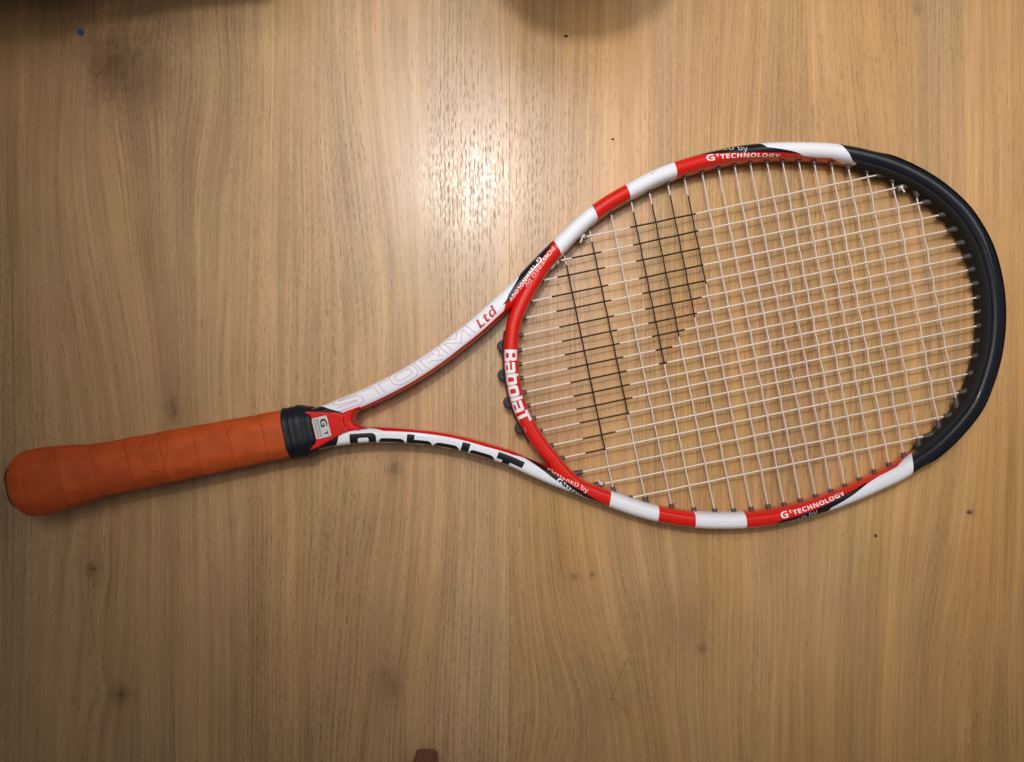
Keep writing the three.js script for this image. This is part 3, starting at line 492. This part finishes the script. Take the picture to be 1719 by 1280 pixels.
function stringPart(name, line, others, which, over, rand) {
  const [ax, ay, bx, by] = line, A = P(ax, ay, 0.0112), B = P(bx, by, 0.0112), dir = B.clone().sub(A).setY(0).normalize(), len = A.distanceTo(B);
  const hits = others.map((o, k) => { const [tm, tc] = which ? cross2(o, line) : cross2(line, o); return [(which ? tc : tm) * len, which ? tm : tc, k]; }).filter(([, t]) => t > -0.01 && t < 1.01).map(([d, , k]) => [d, k]).sort((p, q) => p[0] - q[0]);
  const ext = 0.006, st = new Set(); const N = Math.round(len / 0.0024); for (let i = 0; i <= N; i++) st.add(-ext + ((len + 2 * ext) * i) / N);
  // ink boundaries
  const inked = (d) => { const t = d / len, x = lerp(ax, bx, t), y = lerp(ay, by, t); return inside(INK1, x, y) || inside(INK2, x, y); };
  let prev = inked(0); for (let d = 0; d < len; d += 0.0001) { const now = inked(d); if (now !== prev) { st.add(d - 0.00015); st.add(d + 0.00015); prev = now; } }
  const ds = [...st].sort((a, b) => a - b), lift = (d) => {              // over one, under the next
    if (!hits.length) return 0; let i = 0; while (i < hits.length && hits[i][0] < d) i++;
    const sg = (k) => ((hits[k][1] + over) % 2 ? 1 : -1) * (which ? -1 : 1);
    if (i === 0) return sg(0) * Math.exp(-(((hits[0][0] - d) / 0.006) ** 2)); if (i === hits.length) return sg(i - 1) * Math.exp(-(((d - hits[i - 1][0]) / 0.006) ** 2));
    const t = smooth(hits[i - 1][0], hits[i][0], d); return lerp(sg(i - 1), sg(i), t);
  };
  const side = new THREE.Vector3(-dir.z, 0, dir.x), pos = [], nor = [], col = [], idx = [], m = 9, SR = which ? 0.00050 : 0.00057, cc = new THREE.Color(), tone = (which ? 0.84 : 0.95) + 0.09 * rand(), wob = rand() * 50;
  ds.forEach((d) => {
    const c = A.clone().addScaledVector(dir, d); c.y = sheetY(c) + 0.00058 * lift(d); const k = inked(d), wear = 0.5 + 0.5 * noise(d * 900 + wob, wob);
    for (let j = 0; j < m; j++) {
      const f = (j / (m - 1)) * 2 * Math.PI, cs = Math.cos(f), sn = Math.sin(f); pos.push(c.x + side.x * cs * SR, c.y + sn * SR, c.z + side.z * cs * SR); nor.push(side.x * cs, sn, side.z * cs);
      if (k && sn > -0.75) cc.copy(INK).lerp(grey, wear > 0.9 ? 0.8 : wear * 0.12); else cc.copy(PALE).multiplyScalar(tone * (0.96 + 0.06 * wear)); col.push(cc.r, cc.g, cc.b);
    }
  });
  for (let i = 0; i < ds.length - 1; i++) for (let j = 0; j < m - 1; j++) { const k = i * m + j; idx.push(k, k + m, k + 1, k + 1, k + m, k + m + 1); }
  const g = new THREE.BufferGeometry(); g.setAttribute('position', new THREE.Float32BufferAttribute(pos, 3)); g.setAttribute('normal', new THREE.Float32BufferAttribute(nor, 3)); g.setAttribute('color', new THREE.Float32BufferAttribute(col, 3)); g.setIndex(idx);
  mesh(name, g, nylon, racket);
  for (const [q, s] of [[A, -1], [B, 1]]) {
    const gr = new THREE.LatheGeometry([[0.00072, -0.0006], [0.0014, -0.0006], [0.00165, -0.0002], [0.00175, 0.0024], [0.0021, 0.0032], [0.0021, 0.0075]].map(([x, y]) => new THREE.Vector2(x, y)), 14);
    gr.applyQuaternion(new THREE.Quaternion().setFromUnitVectors(new THREE.Vector3(0, 1, 0), dir.clone().multiplyScalar(s))); gr.translate(q.x, sheetY(q), q.z);
    mesh('grommet', gr, grommetMat, racket);
  }
}
{
  const r = rng(21);
  MAINS.forEach((l, i) => stringPart('main_string', l, CROSSES, false, i, r));
  CROSSES.forEach((l, i) => stringPart('cross_string', l, MAINS, true, i, r));
  // tied-off ends of the string
  const clear = new THREE.MeshPhysicalMaterial({ color: srgb(214, 208, 204), roughness: 0.3, clearcoat: 0.4 });
  for (const [x, y, tx, ty] of [[979, 397, 974, 408], [935, 440, 925, 452], [1009, 812, 1003, 806], [1512, 315, 1519, 323]]) {
    const c = P(x, y, 0.0118), e = P(tx, ty, 0.0135), pts = []; for (let i = 0; i <= 26; i++) { const f = (i / 26) * 4.6 * Math.PI; pts.push(new THREE.Vector3(c.x + 0.0011 * Math.cos(f), c.y + 0.0017 * Math.sin(f), c.z + 0.0018 * (i / 26 - 0.5) + 0.0008 * Math.sin(f * 0.7))); }
    pts.push(c.clone().lerp(e, 0.55).setY(0.0132), e);
    mesh('string_knot', new THREE.TubeGeometry(new THREE.CatmullRomCurve3(pts), 110, 0.00062, 7), clear, racket);
  }
}

// ---------------------------------------------------------------- small things on the floor
function crumb(px, py, size, color, label, squash = 0.6) {
  const g = new THREE.IcosahedronGeometry(size, 2), p = g.attributes.position, v = new THREE.Vector3();
  for (let i = 0; i < p.count; i++) { v.fromBufferAttribute(p, i); const k = 1 + 0.45 * noise(v.x * 900 + px, v.z * 900 + v.y * 700 + py); p.setXYZ(i, v.x * k * 1.15, v.y * k * squash, v.z * k * 0.9); }
  g.computeVertexNormals();
  const m = mesh(numbered('crumb'), g, new THREE.MeshStandardMaterial({ color, roughness: 0.7 }), null); const q = P(px, py, 0); m.position.set(q.x, size * squash * 0.8, q.z);
  return tag(m, label, 'crumb');
}
crumb(136, 55, 0.0021, srgb(44, 92, 150), 'tiny blue crumb lying in the shade near the top left corner', 0.5);
crumb(950, 61, 0.0011, srgb(70, 50, 34), 'small brown crumb inside the round shadow at the top');
crumb(1029, 234, 0.0008, srgb(62, 46, 34), 'speck of dirt between the round shadow and the white bands of the upper rim');
crumb(1470, 900, 0.0010, srgb(38, 28, 24), 'dark crumb just below the lower rim of the racket head');
crumb(1627, 860, 0.0012, srgb(112, 74, 58), 'reddish brown crumb on the floor below the black tip of the racket');
// unseen low furniture beyond the top edge, shaped to cast the top shadows
{
  const place = (x, y, up) => { const f = P(x, y, 0); return new THREE.Vector2((f.x * (LAMP.y - up) + LAMP.x * up) / LAMP.y, -(f.z * (LAMP.y - up) + LAMP.z * up) / LAMP.y); };
  const oak = new THREE.MeshStandardMaterial({ color: srgb(120, 92, 66), roughness: 0.6 });
  const unseen_bench = new THREE.Group(); unseen_bench.name = 'unseen_low_bench'; scene.add(unseen_bench); const bc = place(100, -260, 0.08); unseen_bench.position.set(bc.x, 0, -bc.y);
  tag(unseen_bench, 'unseen low furniture out of view beyond the top left corner, placed to shade that corner of the floor', 'unseen_bench');
  const g = new THREE.ExtrudeGeometry(new THREE.Shape([[-330, -700], [500, -700], [490, -40], [450, -8], [285, 4], [240, 16], [150, 26], [110, 52], [-330, 66]].map(([x, y]) => place(x, y, 0.08))), { depth: 0.02, bevelEnabled: true, bevelThickness: 0.002, bevelSize: 0.002, bevelSegments: 2 });
  g.rotateX(-Math.PI / 2); g.translate(0, 0.082, 0); mesh('unseen_seat', g, oak, unseen_bench);
  for (const [x, y] of [[-260, -620], [430, -620], [-260, -140], [430, -140]]) { const q = place(x, y, 0.08); mesh('leg', new THREE.CylinderGeometry(0.012, 0.009, 0.08, 16).translate(q.x, 0.04, -q.y), oak, unseen_bench); }
  const unseen_stool = new THREE.Group(); unseen_stool.name = 'unseen_low_stool'; scene.add(unseen_stool); const sc = place(975, -104, 0.16); unseen_stool.position.set(sc.x, 0, -sc.y);
  tag(unseen_stool, 'unseen low round furniture out of view beyond the top edge, placed to throw the round shadow at the top', 'unseen_stool');
  const pts = []; for (let i = 0; i < 40; i++) { const f = (i / 40) * 2 * Math.PI; pts.push(place(975 + 168 * Math.cos(f), -108 + 158 * Math.sin(f), 0.16)); }
  const gs = new THREE.ExtrudeGeometry(new THREE.Shape(pts), { depth: 0.018, bevelEnabled: true, bevelThickness: 0.003, bevelSize: 0.003, bevelSegments: 3 }); gs.rotateX(-Math.PI / 2); gs.translate(0, 0.163, 0); mesh('unseen_seat', gs, oak, unseen_stool);
  for (const [x, y] of [[900, -170], [1050, -170], [975, -220]]) { const q = place(x, y, 0.16); mesh('leg', new THREE.CylinderGeometry(0.009, 0.007, 0.16, 16).translate(q.x, 0.08, -q.y), oak, unseen_stool); }
}
// foot of a piece of furniture at the lower edge
{
  const leg = new THREE.Group(); leg.name = 'furniture_leg'; const c = P(717, 1273, 0); leg.position.set(c.x, 0, c.z); scene.add(leg);
  tag(leg, 'reddish brown wooden furniture foot cut off by the lower edge', 'furniture leg');
  const wood = new THREE.MeshPhysicalMaterial({ map: canvasTexture(256, 256, (x, w, h) => { x.fillStyle = '#7a4630'; x.fillRect(0, 0, w, h); const r = rng(3); for (let i = 0; i < 240; i++) { x.fillStyle = r() < 0.5 ? 'rgba(60,28,16,.2)' : 'rgba(170,104,72,.14)'; x.fillRect(r() * w, 0, 1 + r() * 6, h); } }), roughness: 0.5, clearcoat: 0.2 });
  const g = new RoundedBoxGeometry(0.0145, 0.06, 0.017, 4, 0.0028); const p = g.attributes.position; for (let i = 0; i < p.count; i++) { const k = 1 + (p.getY(i) + 0.03) * 1.6; p.setXYZ(i, p.getX(i) * k, p.getY(i), p.getZ(i) * k); } g.translate(0, 0.032, 0.0005); mesh('post', g, wood, leg, true);
  mesh('foot_pad', new THREE.CylinderGeometry(0.006, 0.006, 0.002, 24).translate(0, 0.001, 0), matteBlack, leg, true);
}
renderer.render(scene, camera);
